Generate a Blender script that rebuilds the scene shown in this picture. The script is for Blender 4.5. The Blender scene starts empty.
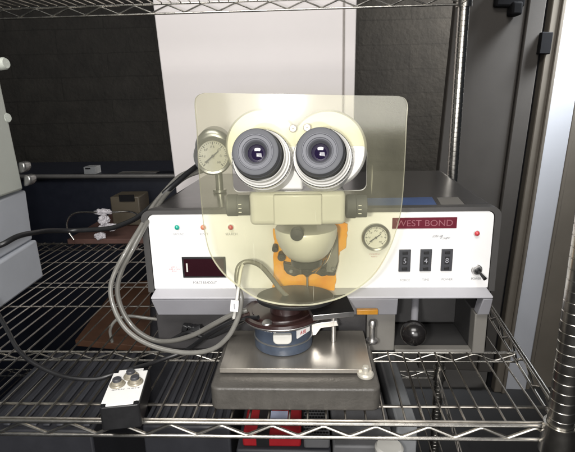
import bpy, bmesh, math, random
from mathutils import Vector, Matrix, noise
random.seed(7)
S = bpy.context.scene
COL = S.collection
V = Vector

# ------------------------------------------------------------------ camera
F, PITCH, YAW, ROLL, CAMZ = 480.0, math.radians(15.0), math.radians(2.8), math.radians(-1.3), 0.30
def cam_axes():
    cp, sp = math.cos(PITCH), math.sin(PITCH)
    f = V((-math.sin(YAW)*cp, math.cos(YAW)*cp, -sp))
    r = V((math.cos(YAW), math.sin(YAW), 0)); u = r.cross(f)
    c, s = math.cos(ROLL), math.sin(ROLL)
    return c*r+s*u, -s*r+c*u, f
R_, U_, F_ = cam_axes()
CAM = V((0, 0, CAMZ))
def ray(px, py): return ((px-287.5)*R_-(py-226)*U_)/F+F_
def at(px, py, Y):                       # point of the place that lies Y metres in front of the camera plane
    d = ray(px, py); return CAM+d*(Y/d.y)
def gr(px, py, z=0.0):                   # point of the place at height z
    d = ray(px, py); return CAM+d*((z-CAMZ)/d.z)
cd = bpy.data.cameras.new('camera'); cam = bpy.data.objects.new('camera', cd); COL.objects.link(cam)
cam.matrix_world = Matrix(((R_.x, U_.x, -F_.x, 0), (R_.y, U_.y, -F_.y, 0), (R_.z, U_.z, -F_.z, CAMZ), (0, 0, 0, 1)))
cd.sensor_width = 36; cd.lens = 36*F/575; cd.clip_start = 0.01; cd.clip_end = 60
S.camera = cam

# ------------------------------------------------------------------ materials
def mat(name, col, rough=.5, metal=0., var=.08, scale=40., bump=0., bscale=200., coat=0., spec=.5, stretch=None, col2=None, thr=None, emis=None):
    m = bpy.data.materials.new(name); m.use_nodes = True
    nt = m.node_tree; b = nt.nodes['Principled BSDF']
    b.inputs['Roughness'].default_value = rough; b.inputs['Metallic'].default_value = metal
    b.inputs['Specular IOR Level'].default_value = spec
    if coat: b.inputs['Coat Weight'].default_value = coat; b.inputs['Coat Roughness'].default_value = .08
    tc = nt.nodes.new('ShaderNodeTexCoord'); mp = nt.nodes.new('ShaderNodeMapping')
    nt.links.new(tc.outputs['Object'], mp.inputs['Vector'])
    if stretch: mp.inputs['Scale'].default_value = stretch
    n = nt.nodes.new('ShaderNodeTexNoise'); n.inputs['Scale'].default_value = scale; n.inputs['Detail'].default_value = 6
    n.inputs['Roughness'].default_value = .65
    nt.links.new(mp.outputs['Vector'], n.inputs['Vector'])
    cr = nt.nodes.new('ShaderNodeValToRGB'); cr.color_ramp.elements[0].position = .3; cr.color_ramp.elements[1].position = .7
    if thr: cr.color_ramp.elements[0].position, cr.color_ramp.elements[1].position = thr
    c2 = col2 or tuple(min(1, c*(1+var)) for c in col)
    c1 = col if col2 else tuple(c*(1-var) for c in col)
    cr.color_ramp.elements[0].color = (*c1, 1); cr.color_ramp.elements[1].color = (*c2, 1)
    nt.links.new(n.outputs['Fac'], cr.inputs['Fac']); nt.links.new(cr.outputs['Color'], b.inputs['Base Color'])
    mr = nt.nodes.new('ShaderNodeMapRange'); mr.inputs['To Min'].default_value = max(.02, rough*.8); mr.inputs['To Max'].default_value = min(1, rough*1.25)
    nt.links.new(n.outputs['Fac'], mr.inputs['Value']); nt.links.new(mr.outputs['Result'], b.inputs['Roughness'])
    if bump:
        n2 = nt.nodes.new('ShaderNodeTexNoise'); n2.inputs['Scale'].default_value = bscale; n2.inputs['Detail'].default_value = 4
        nt.links.new(mp.outputs['Vector'], n2.inputs['Vector'])
        bp = nt.nodes.new('ShaderNodeBump'); bp.inputs['Strength'].default_value = bump; bp.inputs['Distance'].default_value = .001
        nt.links.new(n2.outputs['Fac'], bp.inputs['Height']); nt.links.new(bp.outputs['Normal'], b.inputs['Normal'])
    if emis:
        b.inputs['Emission Color'].default_value = (*emis[0], 1); b.inputs['Emission Strength'].default_value = emis[1]
    return m

def acrylic(name, tint, haze, hazecol, rough=.06):
    m = bpy.data.materials.new(name); m.use_nodes = True; nt = m.node_tree
    for n in list(nt.nodes): nt.nodes.remove(n)
    N = nt.nodes.new; out = N('ShaderNodeOutputMaterial')
    tr = N('ShaderNodeBsdfTransparent'); tr.inputs['Color'].default_value = (*tint, 1)
    df = N('ShaderNodeBsdfDiffuse'); df.inputs['Color'].default_value = (*hazecol, 1)
    gl = N('ShaderNodeBsdfGlossy'); gl.inputs['Roughness'].default_value = rough
    lw = N('ShaderNodeLayerWeight'); pw = N('ShaderNodeMath'); pw.operation = 'POWER'; pw.inputs[1].default_value = 4.
    nt.links.new(lw.outputs['Facing'], pw.inputs[0])
    fr = N('ShaderNodeMath'); fr.operation = 'MULTIPLY_ADD'; fr.inputs[1].default_value = .6; fr.inputs[2].default_value = .04
    nt.links.new(pw.outputs[0], fr.inputs[0])
    tc = N('ShaderNodeTexCoord'); no = N('ShaderNodeTexNoise'); no.inputs['Scale'].default_value = 22; no.inputs['Detail'].default_value = 7
    nt.links.new(tc.outputs['Object'], no.inputs['Vector'])
    mr = N('ShaderNodeMapRange'); mr.inputs['From Min'].default_value = .3; mr.inputs['From Max'].default_value = .7
    mr.inputs['To Min'].default_value = haze*.55; mr.inputs['To Max'].default_value = haze*1.5
    nt.links.new(no.outputs['Fac'], mr.inputs['Value'])
    # fine scratches
    mp = N('ShaderNodeMapping'); mp.inputs['Scale'].default_value = (1, 1, .06); mp.inputs['Rotation'].default_value = (0, .9, 0)
    ns = N('ShaderNodeTexNoise'); ns.inputs['Scale'].default_value = 300; ns.inputs['Detail'].default_value = 2
    nt.links.new(tc.outputs['Object'], mp.inputs['Vector']); nt.links.new(mp.outputs['Vector'], ns.inputs['Vector'])
    sr = N('ShaderNodeMapRange'); sr.inputs['From Min'].default_value = .7; sr.inputs['From Max'].default_value = .8; sr.inputs['To Max'].default_value = .25
    nt.links.new(ns.outputs['Fac'], sr.inputs['Value'])
    ad = N('ShaderNodeMath'); ad.operation = 'ADD'; nt.links.new(mr.outputs['Result'], ad.inputs[0]); nt.links.new(sr.outputs['Result'], ad.inputs[1])
    m1 = N('ShaderNodeMixShader'); nt.links.new(ad.outputs[0], m1.inputs['Fac']); nt.links.new(tr.outputs[0], m1.inputs[1]); nt.links.new(df.outputs[0], m1.inputs[2])
    m2 = N('ShaderNodeMixShader'); nt.links.new(fr.outputs[0], m2.inputs['Fac']); nt.links.new(m1.outputs[0], m2.inputs[1]); nt.links.new(gl.outputs[0], m2.inputs[2])
    nt.links.new(m2.outputs[0], out.inputs['Surface'])
    return m

M = {}
M['chrome'] = mat('zinc_chrome', (.52, .50, .46), .25, 1., .2, 60, .05, 300)
M['brasswire'] = mat('lacquered_wire', (.46, .43, .385), .30, 1., .3, 50, .05, 300)
M['panel'] = mat('white_panel_paint', (.80, .795, .79), .45, 0, .025, 12, .03, 900)
M['lav'] = mat('dimmed_lavender_paint', (.22, .218, .236), .5, 0, .04, 30, .06, 700)  # darkened to put shade on the apron face; the lever shares it
M['ledge'] = mat('lit_lavender_paint', (.42, .415, .44), .5, 0, .03, 30, .05, 700)  # lighter copy of the lavender, light on the sloping ledge put into colour
M['charcoal'] = mat('charcoal_paint', (.040, .038, .039), .55, 0, .12, 30, .1, 700)
M['topdark'] = mat('dark_glossy_paint', (.040, .038, .038), .22, 0, .15, 25, .02, 500, spec=.8)
M['bezel'] = mat('dark_grey_extrusion', (.085, .082, .08), .4, .3, .06, 30, .05, 600)
M['greybody'] = mat('grey_brown_paint', (.17, .162, .148), .5, 0, .06, 30, .1, 600)
M['black'] = mat('black_plastic', (.014, .014, .015), .4, 0, .2, 60, .06, 500)
M['blackmatte'] = mat('black_matte', (.008, .008, .009), .8, 0, .2, 60, spec=.12)
M['rubber'] = mat('eyecup_rubber', (.060, .062, .070), .62, 0, .08, 80, .12, 900)
M['rubber2'] = mat('eyecup_inner_rubber', (.105, .107, .120), .6, 0, .08, 80, .1, 900)
M['lens'] = mat('coated_lens', (.010, .006, .022), .03, 0, .1, 10, coat=1., spec=1.)
M['enamel'] = mat('cream_white_enamel', (.60, .59, .56), .36, 0, .02, 25, .03, 400, coat=.2)
M['satin'] = mat('satin_aluminium', (.72, .71, .70), .34, 1., .06, 60, .05, 400)
M['recess'] = mat('recess_shade_tone', (.035, .034, .034), .55, 0, .12, 30, .1, 700)  # dark tone that paints shade into the opening
M['bluelab'] = mat('blue_top_label', (.055, .10, .24), .3, 0, .15, 30)
M['base'] = mat('dark_hammered_grey', (.070, .065, .058), .44, 0, .16, 60, .45, 300)
M['steel'] = mat('brushed_steel_plate', (.50, .465, .41), .30, .85, .05, 30, .008, 120, stretch=(12, 1, 1))
M['burg'] = mat('burgundy_bakelite', (.028, .013, .012), .34, 0, .2, 60, .05, 300, coat=.3)
M['blue'] = mat('slate_blue_enamel', (.048, .062, .088), .36, 0, .25, 70, .12, 250)
M['white'] = mat('white_plastic', (.58, .57, .53), .4, 0, .02, 40)
M['paper'] = mat('white_paper', (.78, .77, .75), .8, 0, .03, 40)
M['digitgrey'] = mat('grey_digit', (.30, .30, .33), .6)
M['cream'] = mat('cream_metal', (.50, .475, .41), .35, .3)
M['ink'] = mat('dark_print', (.10, .10, .11), .7)
M['greyink'] = mat('grey_print', (.30, .30, .31), .7)
M['pinkink'] = mat('pink_print', (.62, .33, .36), .7)
M['redplate'] = mat('dark_red_nameplate', (.115, .010, .022), .3, 0, .1, 40)
M['redtext'] = mat('pale_red_print', (.26, .085, .105), .5)
M['smoke'] = mat('smoked_window', (.022, .006, .009), .12, 0, .2, 10, spec=.6)
M['thumb'] = mat('thumbwheel_black', (.045, .046, .052), .45, 0, .1, 60)
M['thumbdark'] = mat('thumbwheel_slot', (.010, .010, .011), .5)
M['green'] = mat('green_indicator', (.01, .33, .24), .25, coat=.5)
M['redled'] = mat('red_indicator', (.50, .05, .06), .25, coat=.5)
M['orangeled'] = mat('amber_indicator', (.62, .22, .12), .25, coat=.5)
M['orange'] = mat('amber_resin', (.86, .30, .004), .3, 0, .25, 45, .5, 90, coat=.5, col2=(.95, .46, .01))
M['amberdark'] = mat('brown_amber', (.42, .19, .02), .3, 0, .2, 60, coat=.4)
M['grime'] = mat('blackened_mechanism', (.040, .034, .030), .5, .3, .5, 120, .4, 200)
M['clearplas'] = acrylic('clear_plastic', (.8, .8, .8), .22, (.6, .58, .55))
M['shield'] = acrylic('yellowed_acrylic', (.964, .958, .878), .038, (.84, .82, .64), .09)
M['shieldedge'] = acrylic('yellowed_acrylic_edge', (.80, .79, .68), .7, (.93, .92, .80), .12)  # paler, denser rim: an edge highlight put into the colour
M['hose'] = mat('grey_vinyl_hose', (.120, .116, .104), .40, 0, .1, 60, .05, 300, coat=.3)
M['clearhose'] = mat('translucent_hose', (.165, .160, .145), .34, 0, .12, 90, .05, 300, coat=.4)
M['cord'] = mat('black_cord', (.012, .012, .013), .38, 0, .2, 60, .05, 300)
M['ball'] = mat('black_bakelite_ball', (.010, .009, .009), .22, 0, .2, 20, spec=.6)
M['cabinet'] = mat('white_cabinet_enamel', (.86, .815, .805), .6, 0, .03, 3, .05, 500)
M['seam'] = mat('grey_seam', (.30, .28, .26), .7)
M['instr'] = mat('pale_grey_green_enamel', (.60, .63, .57), .5, 0, .03, 20, .05, 600)
M['instr2'] = mat('blue_grey_enamel', (.52, .55, .60), .5, 0, .04, 20, .05, 600)
M['wood'] = mat('brown_hardboard', (.060, .026, .012), .6, 0, .3, 14, .1, 200, stretch=(1, 6, 1))
M['wood2'] = mat('red_brown_hardboard', (.085, .042, .033), .6, 0, .25, 14, .1, 200)
M['taupe'] = mat('taupe_button', (.30, .27, .21), .4, .3)
M['beige'] = mat('beige_plastic', (.075, .062, .042), .5)
M['foil'] = mat('crumpled_silver', (.62, .60, .63), .55, .15, .2, 60, .6, 120)
M['bluepanel'] = mat('navy_panel', (.004, .006, .014), .5)
M['pipe'] = mat('grey_pipe', (.16, .155, .15), .4, .4)
M['door'] = mat('grey_door_paint', (.058, .053, .048), .6, 0, .08, 6, .1, 300, spec=.2)
M['frame'] = mat('tan_grey_frame_paint', (.13, .115, .095), .6, 0, .08, 8, .1, 300, spec=.15)
M['whitedoor'] = mat('white_jamb_paint', (.40, .41, .44), .6, 0, .03, 8)
M['floor'] = mat('dark_concrete', (.022, .021, .021), .7, 0, .3, 6, .2, 60)
M['lowgrey'] = mat('grey_case', (.13, .13, .135), .5, 0, .15, 20, .05, 300)
M['lowrib'] = mat('slate_rib', (.042, .044, .052), .5, 0, .2, 20)
M['lowdark'] = mat('dark_slate_case', (.028, .029, .035), .5, 0, .2, 20, .05, 300)
M['lowlight'] = mat('light_grey_channel', (.28, .29, .30), .45, .2, .12, 25)
M['red'] = mat('red_box_paint', (.34, .012, .018), .45, 0, .1, 30)
M['bluelabel'] = mat('pale_blue_label', (.55, .60, .80), .6)
M['gaugeface'] = mat('gauge_dial', (.66, .65, .60), .4, 0, .03, 60)
M['dialgrey'] = mat('grey_gauge_dial', (.25, .245, .215), .4, 0, .06, 60)  # greyer than the dial of the panel gauge
M['gaugering'] = mat('gauge_bezel', (.34, .34, .33), .3, .8, .1, 60)

def block_wall_mat():
    m = bpy.data.materials.new('dark_painted_block'); m.use_nodes = True; nt = m.node_tree; b = nt.nodes['Principled BSDF']
    tc = nt.nodes.new('ShaderNodeTexCoord'); sx = nt.nodes.new('ShaderNodeSeparateXYZ'); cx = nt.nodes.new('ShaderNodeCombineXYZ')
    nt.links.new(tc.outputs['Object'], sx.inputs[0]); nt.links.new(sx.outputs['X'], cx.inputs['X']); nt.links.new(sx.outputs['Z'], cx.inputs['Y'])
    br = nt.nodes.new('ShaderNodeTexBrick'); br.inputs['Scale'].default_value = 1.0
    br.inputs['Brick Width'].default_value = .40; br.inputs['Row Height'].default_value = BLOCK_H; br.inputs['Mortar Size'].default_value = .0032
    br.inputs['Color1'].default_value = (.022, .020, .017, 1); br.inputs['Color2'].default_value = (.027, .0245, .0205, 1); br.inputs['Mortar'].default_value = (.015, .0135, .011, 1)
    br.inputs['Mortar Smooth'].default_value = .6; br.inputs['Bias'].default_value = -.2
    w1 = nt.nodes.new('ShaderNodeTexNoise'); w1.inputs['Scale'].default_value = 9; w1.inputs['Detail'].default_value = 5; nt.links.new(tc.outputs['Object'], w1.inputs['Vector'])
    wm = nt.nodes.new('ShaderNodeVectorMath'); wm.operation = 'MULTIPLY_ADD'; wm.inputs[1].default_value = (.012, .012, 0)
    nt.links.new(w1.outputs['Color'], wm.inputs[0]); nt.links.new(cx.outputs[0], wm.inputs[2])
    mx = nt.nodes.new('ShaderNodeMix'); mx.data_type = 'RGBA'; mx.blend_type = 'MULTIPLY'; mx.inputs['Factor'].default_value = 1.
    w2 = nt.nodes.new('ShaderNodeTexNoise'); w2.inputs['Scale'].default_value = 16; w2.inputs['Detail'].default_value = 8; nt.links.new(tc.outputs['Object'], w2.inputs['Vector'])
    wr = nt.nodes.new('ShaderNodeValToRGB'); wr.color_ramp.elements[0].position = .3; wr.color_ramp.elements[0].color = (.55, .55, .55, 1); wr.color_ramp.elements[1].position = .7
    nt.links.new(w2.outputs['Fac'], wr.inputs['Fac'])
    nt.links.new(wm.outputs[0], br.inputs['Vector']); nt.links.new(br.outputs['Color'], mx.inputs[6]); nt.links.new(wr.outputs['Color'], mx.inputs[7])
    no = nt.nodes.new('ShaderNodeTexNoise'); no.inputs['Scale'].default_value = 60; no.inputs['Detail'].default_value = 6; nt.links.new(tc.outputs['Object'], no.inputs['Vector'])
    bp = nt.nodes.new('ShaderNodeBump'); bp.inputs['Strength'].default_value = .3; bp.inputs['Distance'].default_value = .006
    nt.links.new(no.outputs['Fac'], bp.inputs['Height']); nt.links.new(bp.outputs['Normal'], b.inputs['Normal'])
    nt.links.new(mx.outputs[2], b.inputs['Base Color']); b.inputs['Roughness'].default_value = .85
    return m
BLOCK_H = .091
M['block'] = block_wall_mat()

# ------------------------------------------------------------------ mesh builder
def frame_of(d):
    d = V(d).normalized(); a = V((0, 0, 1)) if abs(d.z) < .9 else V((1, 0, 0))
    u = d.cross(a).normalized(); return u, d.cross(u).normalized(), d
class MB:
    def __init__(s): s.v = []; s.f = []; s.m = []; s.s = []; s.mats = []
    def mi(s, m):
        if m not in s.mats: s.mats.append(m)
        return s.mats.index(m)
    def add(s, verts, faces, m, smooth=False):
        o = len(s.v); i = s.mi(m); s.v += [tuple(p) for p in verts]
        for f in faces: s.f.append([o+k for k in f]); s.m.append(i); s.s.append(smooth)
        return s
    def box(s, lo, hi, m, rot=None):
        x0, y0, z0 = lo; x1, y1, z1 = hi
        p = [V(q) for q in ((x0,y0,z0),(x1,y0,z0),(x1,y1,z0),(x0,y1,z0),(x0,y0,z1),(x1,y0,z1),(x1,y1,z1),(x0,y1,z1))]
        if rot is not None:
            c = (V(lo)+V(hi))/2; p = [c+rot@(q-c) for q in p]
        return s.add(p, [(3,2,1,0),(4,5,6,7),(0,1,5,4),(1,2,6,5),(2,3,7,6),(3,0,4,7)], m)
    def hexa(s, a, b, m):                                        # two quads, corresponding corners
        return s.add(list(a)+list(b), [(3,2,1,0),(4,5,6,7),(0,1,5,4),(1,2,6,5),(2,3,7,6),(3,0,4,7)], m)
    def prism(s, poly, d, m, side=None, smooth=False):           # planar outline pushed along d
        n = len(poly); d = V(d); a = [V(p) for p in poly]; b = [p+d for p in a]
        s.add(a, [tuple(range(n))[::-1]], m); s.add(b, [tuple(range(n))], m)
        return s.add(a+b, [(k, (k+1) % n, n+(k+1) % n, n+k) for k in range(n)], side or m, smooth)
    def tube(s, pts, r, m, n=10, cap=True, closed=False):
        pts = [V(p) for p in pts]; N = len(pts); rs = r if isinstance(r, (list, tuple)) else [r]*N
        ring = []; u = None
        for i, p in enumerate(pts):
            if closed: t = pts[(i+1) % N]-pts[i-1]
            else: t = (pts[min(i+1, N-1)]-pts[max(i-1, 0)])
            t.normalize()
            if u is None: u = frame_of(t)[0]
            else: u = (u-t*u.dot(t)).normalized()
            w = t.cross(u); ring.append([p+rs[i]*(math.cos(2*math.pi*k/n)*u+math.sin(2*math.pi*k/n)*w) for k in range(n)])
        vs = [q for rr in ring for q in rr]; fs = []
        for i in range(N if closed else N-1):
            j = (i+1) % N
            for k in range(n): fs.append((i*n+k, i*n+(k+1) % n, j*n+(k+1) % n, j*n+k))
        s.add(vs, fs, m, True)
        if cap and not closed: s.add(ring[0], [tuple(range(n))[::-1]], m); s.add(ring[-1], [tuple(range(n))], m)
        return s
    def lathe(s, o, d, prof, m, n=40, smooth=True):               # prof = [(radius, distance along d)], material may be per segment
        u, w, d = frame_of(d); o = V(o); rings = []
        for r, h in prof:
            rings.append([o+d*h+max(r, 1e-5)*(math.cos(2*math.pi*k/n)*u+math.sin(2*math.pi*k/n)*w) for k in range(n)])
        for i in range(len(prof)-1):
            mm = m[i] if isinstance(m, list) else m
            s.add(rings[i]+rings[i+1], [(k, (k+1) % n, n+(k+1) % n, n+k) for k in range(n)], mm, False)
        return s
    def text(s, txt, o, h, m, right=V((1,0,0)), up=V((0,0,1)), width=None, shear=0., depth=.0004, align='CENTER'):
        c = bpy.data.curves.new('t', 'FONT'); c.body = txt; c.align_x = align; c.align_y = 'CENTER'; c.shear = shear; c.size = 1; c.extrude = 0
        ob = bpy.data.objects.new('t', c); COL.objects.link(ob)
        me = bpy.data.meshes.new_from_object(ob.evaluated_get(bpy.context.evaluated_depsgraph_get()))
        xs = [v.co.x for v in me.vertices]; ys = [v.co.y for v in me.vertices]
        k = h/(max(ys)-min(ys)); kx = width/(max(xs)-min(xs)) if width else k
        my = (max(ys)+min(ys))/2
        nrm = right.cross(up)
        s.add([V(o)+right*(v.co.x*kx)+up*((v.co.y-my)*k)+nrm*depth for v in me.vertices], [tuple(p.vertices) for p in me.polygons], m)
        bpy.data.objects.remove(ob); bpy.data.meshes.remove(me); bpy.data.curves.remove(c); return s
    def scribble(s, o, w, h, m, right=V((1,0,0)), up=V((0,0,1)), depth=.0004, slant=0., seed=1):  # print too small to read
        rn = random.Random(seed); x = -w/2; nrm = right.cross(up)
        def bar(x0, y0, x1, y1, t):
            a = V((x0, y0)); b = V((x1, y1)); d = (b-a); q = V((-d.y, d.x)).normalized()*t/2
            s.add([V(o)+right*(p.x+slant*p.y)+up*p.y+nrm*depth for p in (a+q, a-q, b-q, b+q)], [(0,1,2,3)], m)
        while x < w/2-h*.4:
            cw = h*rn.uniform(.5, .75); t = h*.15
            if rn.random() < .12: x += cw*.7; continue
            y0, y1 = -h/2, h/2
            for k in rn.sample(range(6), 3):
                if k == 0: bar(x, y0, x, y1, t)
                if k == 1: bar(x+cw*.8, y0, x+cw*.8, y1, t)
                if k == 2: bar(x, y1-t/2, x+cw*.8, y1-t/2, t)
                if k == 3: bar(x, 0, x+cw*.8, 0, t)
                if k == 4: bar(x, y0+t/2, x+cw*.8, y0+t/2, t)
                if k == 5: bar(x, y0, x+cw*.8, y1, t)
            x += cw+h*.18
        return s
    def build(s, name, parent=None, origin=None, bevel=0., seg=2, label=None, autosmooth=True):
        me = bpy.data.meshes.new(name)
        base = V((0, 0, 0))
        if parent is not None: base = wpos[parent]
        elif origin is not None: base = V(origin)
        me.from_pydata([tuple(V(p)-base) for p in s.v], [], s.f)
        for m in s.mats: me.materials.append(M[m])
        for p, mi in zip(me.polygons, s.m): p.material_index = mi
        bm = bmesh.new(); bm.from_mesh(me); bmesh.ops.remove_doubles(bm, verts=bm.verts, dist=1e-6)
        bmesh.ops.recalc_face_normals(bm, faces=bm.faces)
        for f in bm.faces: f.smooth = True
        for e in bm.edges:
            if len(e.link_faces) == 2 and e.calc_face_angle(0) > math.radians(32): e.smooth = False
        bm.to_mesh(me); bm.free()
        o = bpy.data.objects.new(name, me); COL.objects.link(o)
        if parent is not None: o.parent = parent; wpos[o] = base
        else: o.location = base; wpos[o] = base
        if bevel:
            b = o.modifiers.new('bevel', 'BEVEL'); b.width = bevel; b.segments = seg; b.limit_method = 'ANGLE'; b.angle_limit = math.radians(35)
        if label: o['label'] = label
        return o
wpos = {}
def tag(o, label, cat, group=None, kind=None):
    o['label'] = label; o['category'] = cat
    if group: o['group'] = group
    if kind: o['kind'] = kind
    return o
def thing(name, label, cat, loc, group=None):
    o = bpy.data.objects.new(name, None); COL.objects.link(o); o.location = loc; wpos[o] = V(loc); o.empty_display_size = .02
    return tag(o, label, cat, group)
def smooth(pts, k=10):
    pts = [V(p) for p in pts]; P = [2*pts[0]-pts[1]]+pts+[2*pts[-1]-pts[-2]]; out = []
    for i in range(1, len(P)-2):
        for j in range(k):
            t = j/k; a, b, c, d = P[i-1:i+3]
            out.append(.5*((2*b)+(c-a)*t+(2*a-5*b+4*c-d)*t*t+(3*b-a-3*c+d)*t**3))
    return out+[pts[-1]]
def rrect(x0, x1, z0, z1, r, n=6, corners=(1,1,1,1)):             # 2-D outline, bl br tr tl
    out = []
    for (cx, cz, a0), on in zip(((x0+r, z0+r, 180), (x1-r, z0+r, 270), (x1-r, z1-r, 0), (x0+r, z1-r, 90)), corners):
        if on:
            for k in range(n+1):
                a = math.radians(a0+90*k/n); out.append((cx+r*math.cos(a), cz+r*math.sin(a)))
        else: out.append(((x0, z0), (x1, z0), (x1, z1), (x0, z1))[[180,270,0,90].index(a0)])
    return out

# ------------------------------------------------------------------ setting
FLOORZ = -.74
MB().box((-4, -2, FLOORZ-.1), (4, 6, FLOORZ), 'floor').build('floor')['kind'] = 'structure'
w = MB().box((-3.2, 2.0, FLOORZ), (.95, 2.15, 2.6), 'block').build('block_wall', origin=(0, 2.0, -.598))
tag(w, 'dark painted concrete block wall behind the wire rack', 'wall')

# grey door standing open, its frame and white jamb behind the rack on the right
DY = 1.55
def vcol(x_top, x_bot, y_top, y_bot, Y):  # X of a vertical edge seen through two pixels
    a, b = at(x_top, y_top, Y), at(x_bot, y_bot, Y); return (a.x+b.x)/2
dx0 = vcol(449, 438, 20, 170, DY)-.004; dx1 = vcol(549, 500, 2, 300, DY)-.006
DB = at(505, 372, DY).z
door = thing('grey_door', 'plain grey painted door standing behind the right rear rack post', 'door', (dx0, DY, DB))
MB().box((dx0, DY, DB), (dx1-.052, DY+.035, 1.6), 'door').build('slab', door, bevel=.003)
MB().box((dx1-.050, DY-.008, DB), (dx1, DY+.035, 1.6), 'door').build('edge_strip', door, bevel=.004)
for (px, py, w_, h_) in ((535.5, 44, .026, .060),):
    c = at(px, py, DY-.01); MB().box((c.x-w_/2, DY-.03, c.z-h_/2), (c.x+w_/2+.006, DY-.009, c.z+h_/2), 'blackmatte').build('hinge', door, bevel=.002)
c = at(507, 4, DY-.03)
b = MB(); b.box((c.x-.055, DY-.03, c.z-.012), (c.x+.028, DY-.002, c.z+.045), 'blackmatte'); b.box((c.x-.012, DY-.045, c.z-.036), (c.x+.018, DY-.001, c.z+.0), 'blackmatte')
b.build('latch', door, bevel=.006)
fx0 = dx1+.016; fx1 = vcol(556, 512, 30, 300, DY)+.012
fr = thing('door_frame', 'tan grey moulded frame beside the grey door', 'door frame', (fx0, DY, FLOORZ))
b = MB(); b.box((fx0, DY-.01, FLOORZ), (fx0+.032, DY+.06, 1.6), 'frame'); b.box((fx0+.032, DY+.002, FLOORZ), (fx1-.012, DY+.06, 1.6), 'frame'); b.box((fx1-.012, DY-.018, FLOORZ), (fx1, DY+.06, 1.6), 'frame')
b.build('post', fr, bevel=.003)
MB().box((dx1, DY+.02, FLOORZ), (fx0, DY+.03, 1.6), 'blackmatte').build('gap_shade', fr)  # black strip painting the dark gap between door and frame
wj = thing('white_door', 'white panelled door edge lit by daylight at the far right', 'door', (fx1, DY, FLOORZ))
b = MB(); b.box((fx1, DY+.01, FLOORZ), (fx1+.085, DY+.05, 1.6), 'whitedoor'); b.build('stile', wj, bevel=.004)
b = MB(); b.box((fx1+.085, DY+.024, FLOORZ), (fx1+.50, DY+.05, 1.6), 'frame'); b.build('panel', wj)
MB().box((fx1+.085, DY+.012, FLOORZ), (fx1+.099, DY+.024, 1.6), 'frame').build('bead', wj, bevel=.003)

TP = at(525, 195, DY); TR = Matrix.Rotation(.042, 4, 'Y')      # the door set leans a little
for o in (door, fr, wj): o.matrix_world = Matrix.Translation(TP)@TR@Matrix.Translation(-TP)@Matrix.Translation(o.location)

# tall white cabinet behind the rack
WY = 1.20
a0, a1, a2, a3 = at(153, 5, WY), at(171, 150, WY), at(356.5, 8, WY), at(354.5, 95, WY)
sl = (a1.x-a0.x)/(a1.z-a0.z); zt = 1.1; sr = (a3.x-a2.x)/(a3.z-a2.z)
xl = lambda z: a0.x+sl*(z-a0.z)
xr = lambda z: a2.x+sr*(z-a2.z)
s0 = at(344, 20, WY).x
cab = thing('white_cabinet', 'tall white enamel cabinet standing behind the console', 'cabinet', (0, WY, FLOORZ))
zb = -.30
b = MB(); b.prism([(xl(zb), WY, zb), (s0-.002, WY, zb), (s0-.002, WY, zt), (xl(zt), WY, zt)], (0, .3, 0), 'cabinet'); b.build('front_panel', cab, bevel=.003)
b = MB(); b.prism([(s0+.002, WY-.004, zb), (xr(zb), WY-.004, zb), (xr(zt), WY-.004, zt), (s0+.002, WY-.004, zt)], (0, .3, 0), 'cabinet'); b.build('edge_strip', cab, bevel=.003)
b = MB(); b.box((s0-.002, WY+.004, zb), (s0+.002, WY+.29, zt), 'seam'); b.build('seam', cab)
b = MB(); b.box((xl(zb)+.02, WY+.02, FLOORZ), (xr(zb)-.02, WY+.28, zb), 'seam'); b.build('plinth', cab)

# ------------------------------------------------------------------ wire rack
XL, XF, XR2 = -.80, .236, .290       # left end, right edge at the front, right edge at the rear
YF, YM, YB = .392, .535, 1.0
rack = thing('wire_rack', 'chrome wire shelving rack carrying the bonder, with ringed posts', 'shelf rack', (0, YF, FLOORZ))
def xr_at(Y): return XF+(XR2-XF)*(Y-YF)/(YB-YF)
def zig(x0, x1, y0, y1, zt_, zb_, per, r, mb, phase=0.):
    n = max(2, int(round(math.hypot(x1-x0, y1-y0)/(per/2)))); pts = []
    for k in range(n+1):
        t = k/n; z = zt_ if (k+int(phase)) % 2 == 0 else zb_
        pts.append(V((x0+(x1-x0)*t, y0+(y1-y0)*t, z)))
    out = []
    for i in range(len(pts)-1):                                   # rounded bends
        a, c = pts[i], pts[i+1]; out += [a.lerp(c, .06), a.lerp(c, .94)]
    mb.tube(out, r, 'chrome', 8)
def truss(name, par, x0, y0, x1, y1, z, drop, r, per, double=False, phase=0):
    b = MB(); nx = V((-(y1-y0), x1-x0, 0)).normalized()
    b.tube([(x0, y0, z), (x1, y1, z)], r, 'chrome', 10)
    if double: b.tube([V((x0, y0, z+.0005))+nx*2.1*r, V((x1, y1, z+.0005))+nx*2.1*r], r*.8, 'brasswire', 10)
    b.tube([(x0, y0, z-drop), (x1, y1, z-drop)], r, 'chrome', 10)
    zig(x0, x1, y0, y1, z-r, z-drop+r, per, r*.85, b, phase)
    return b.build(name, par)
def deck(z, name, full=True):
    b = MB()
    n = 0; x = XF-.016
    while x > XL:
        dx = (XR2-XF)*.25
        jx = random.uniform(-.0012, .0012)
        b.tube([(x+jx, YF+.002, z+.0022), (x+jx+dx, YB, z+.0022)], .00115, 'brasswire', 6)
        x -= .0187
    for Y, r in ((YF+.032, .0016), (.665, .0013), (.742, .0013), (.762, .0011), (.87, .0013), (YB-.004, .0018)):
        b.tube([(XL, Y, z-.0003), (xr_at(Y), Y, z-.0003)], r, 'brasswire', 8)
    return b.build(name, rack)
dk = deck(-.0028, 'shelf_deck')
truss('front_truss', dk, XL, YF, XF-.004, YF, 0, .0150, .0019, .049, True, 1)
truss('middle_truss', dk, XL, YM, xr_at(YM), YM, -.0060, .0120, .0015, .050)
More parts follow.
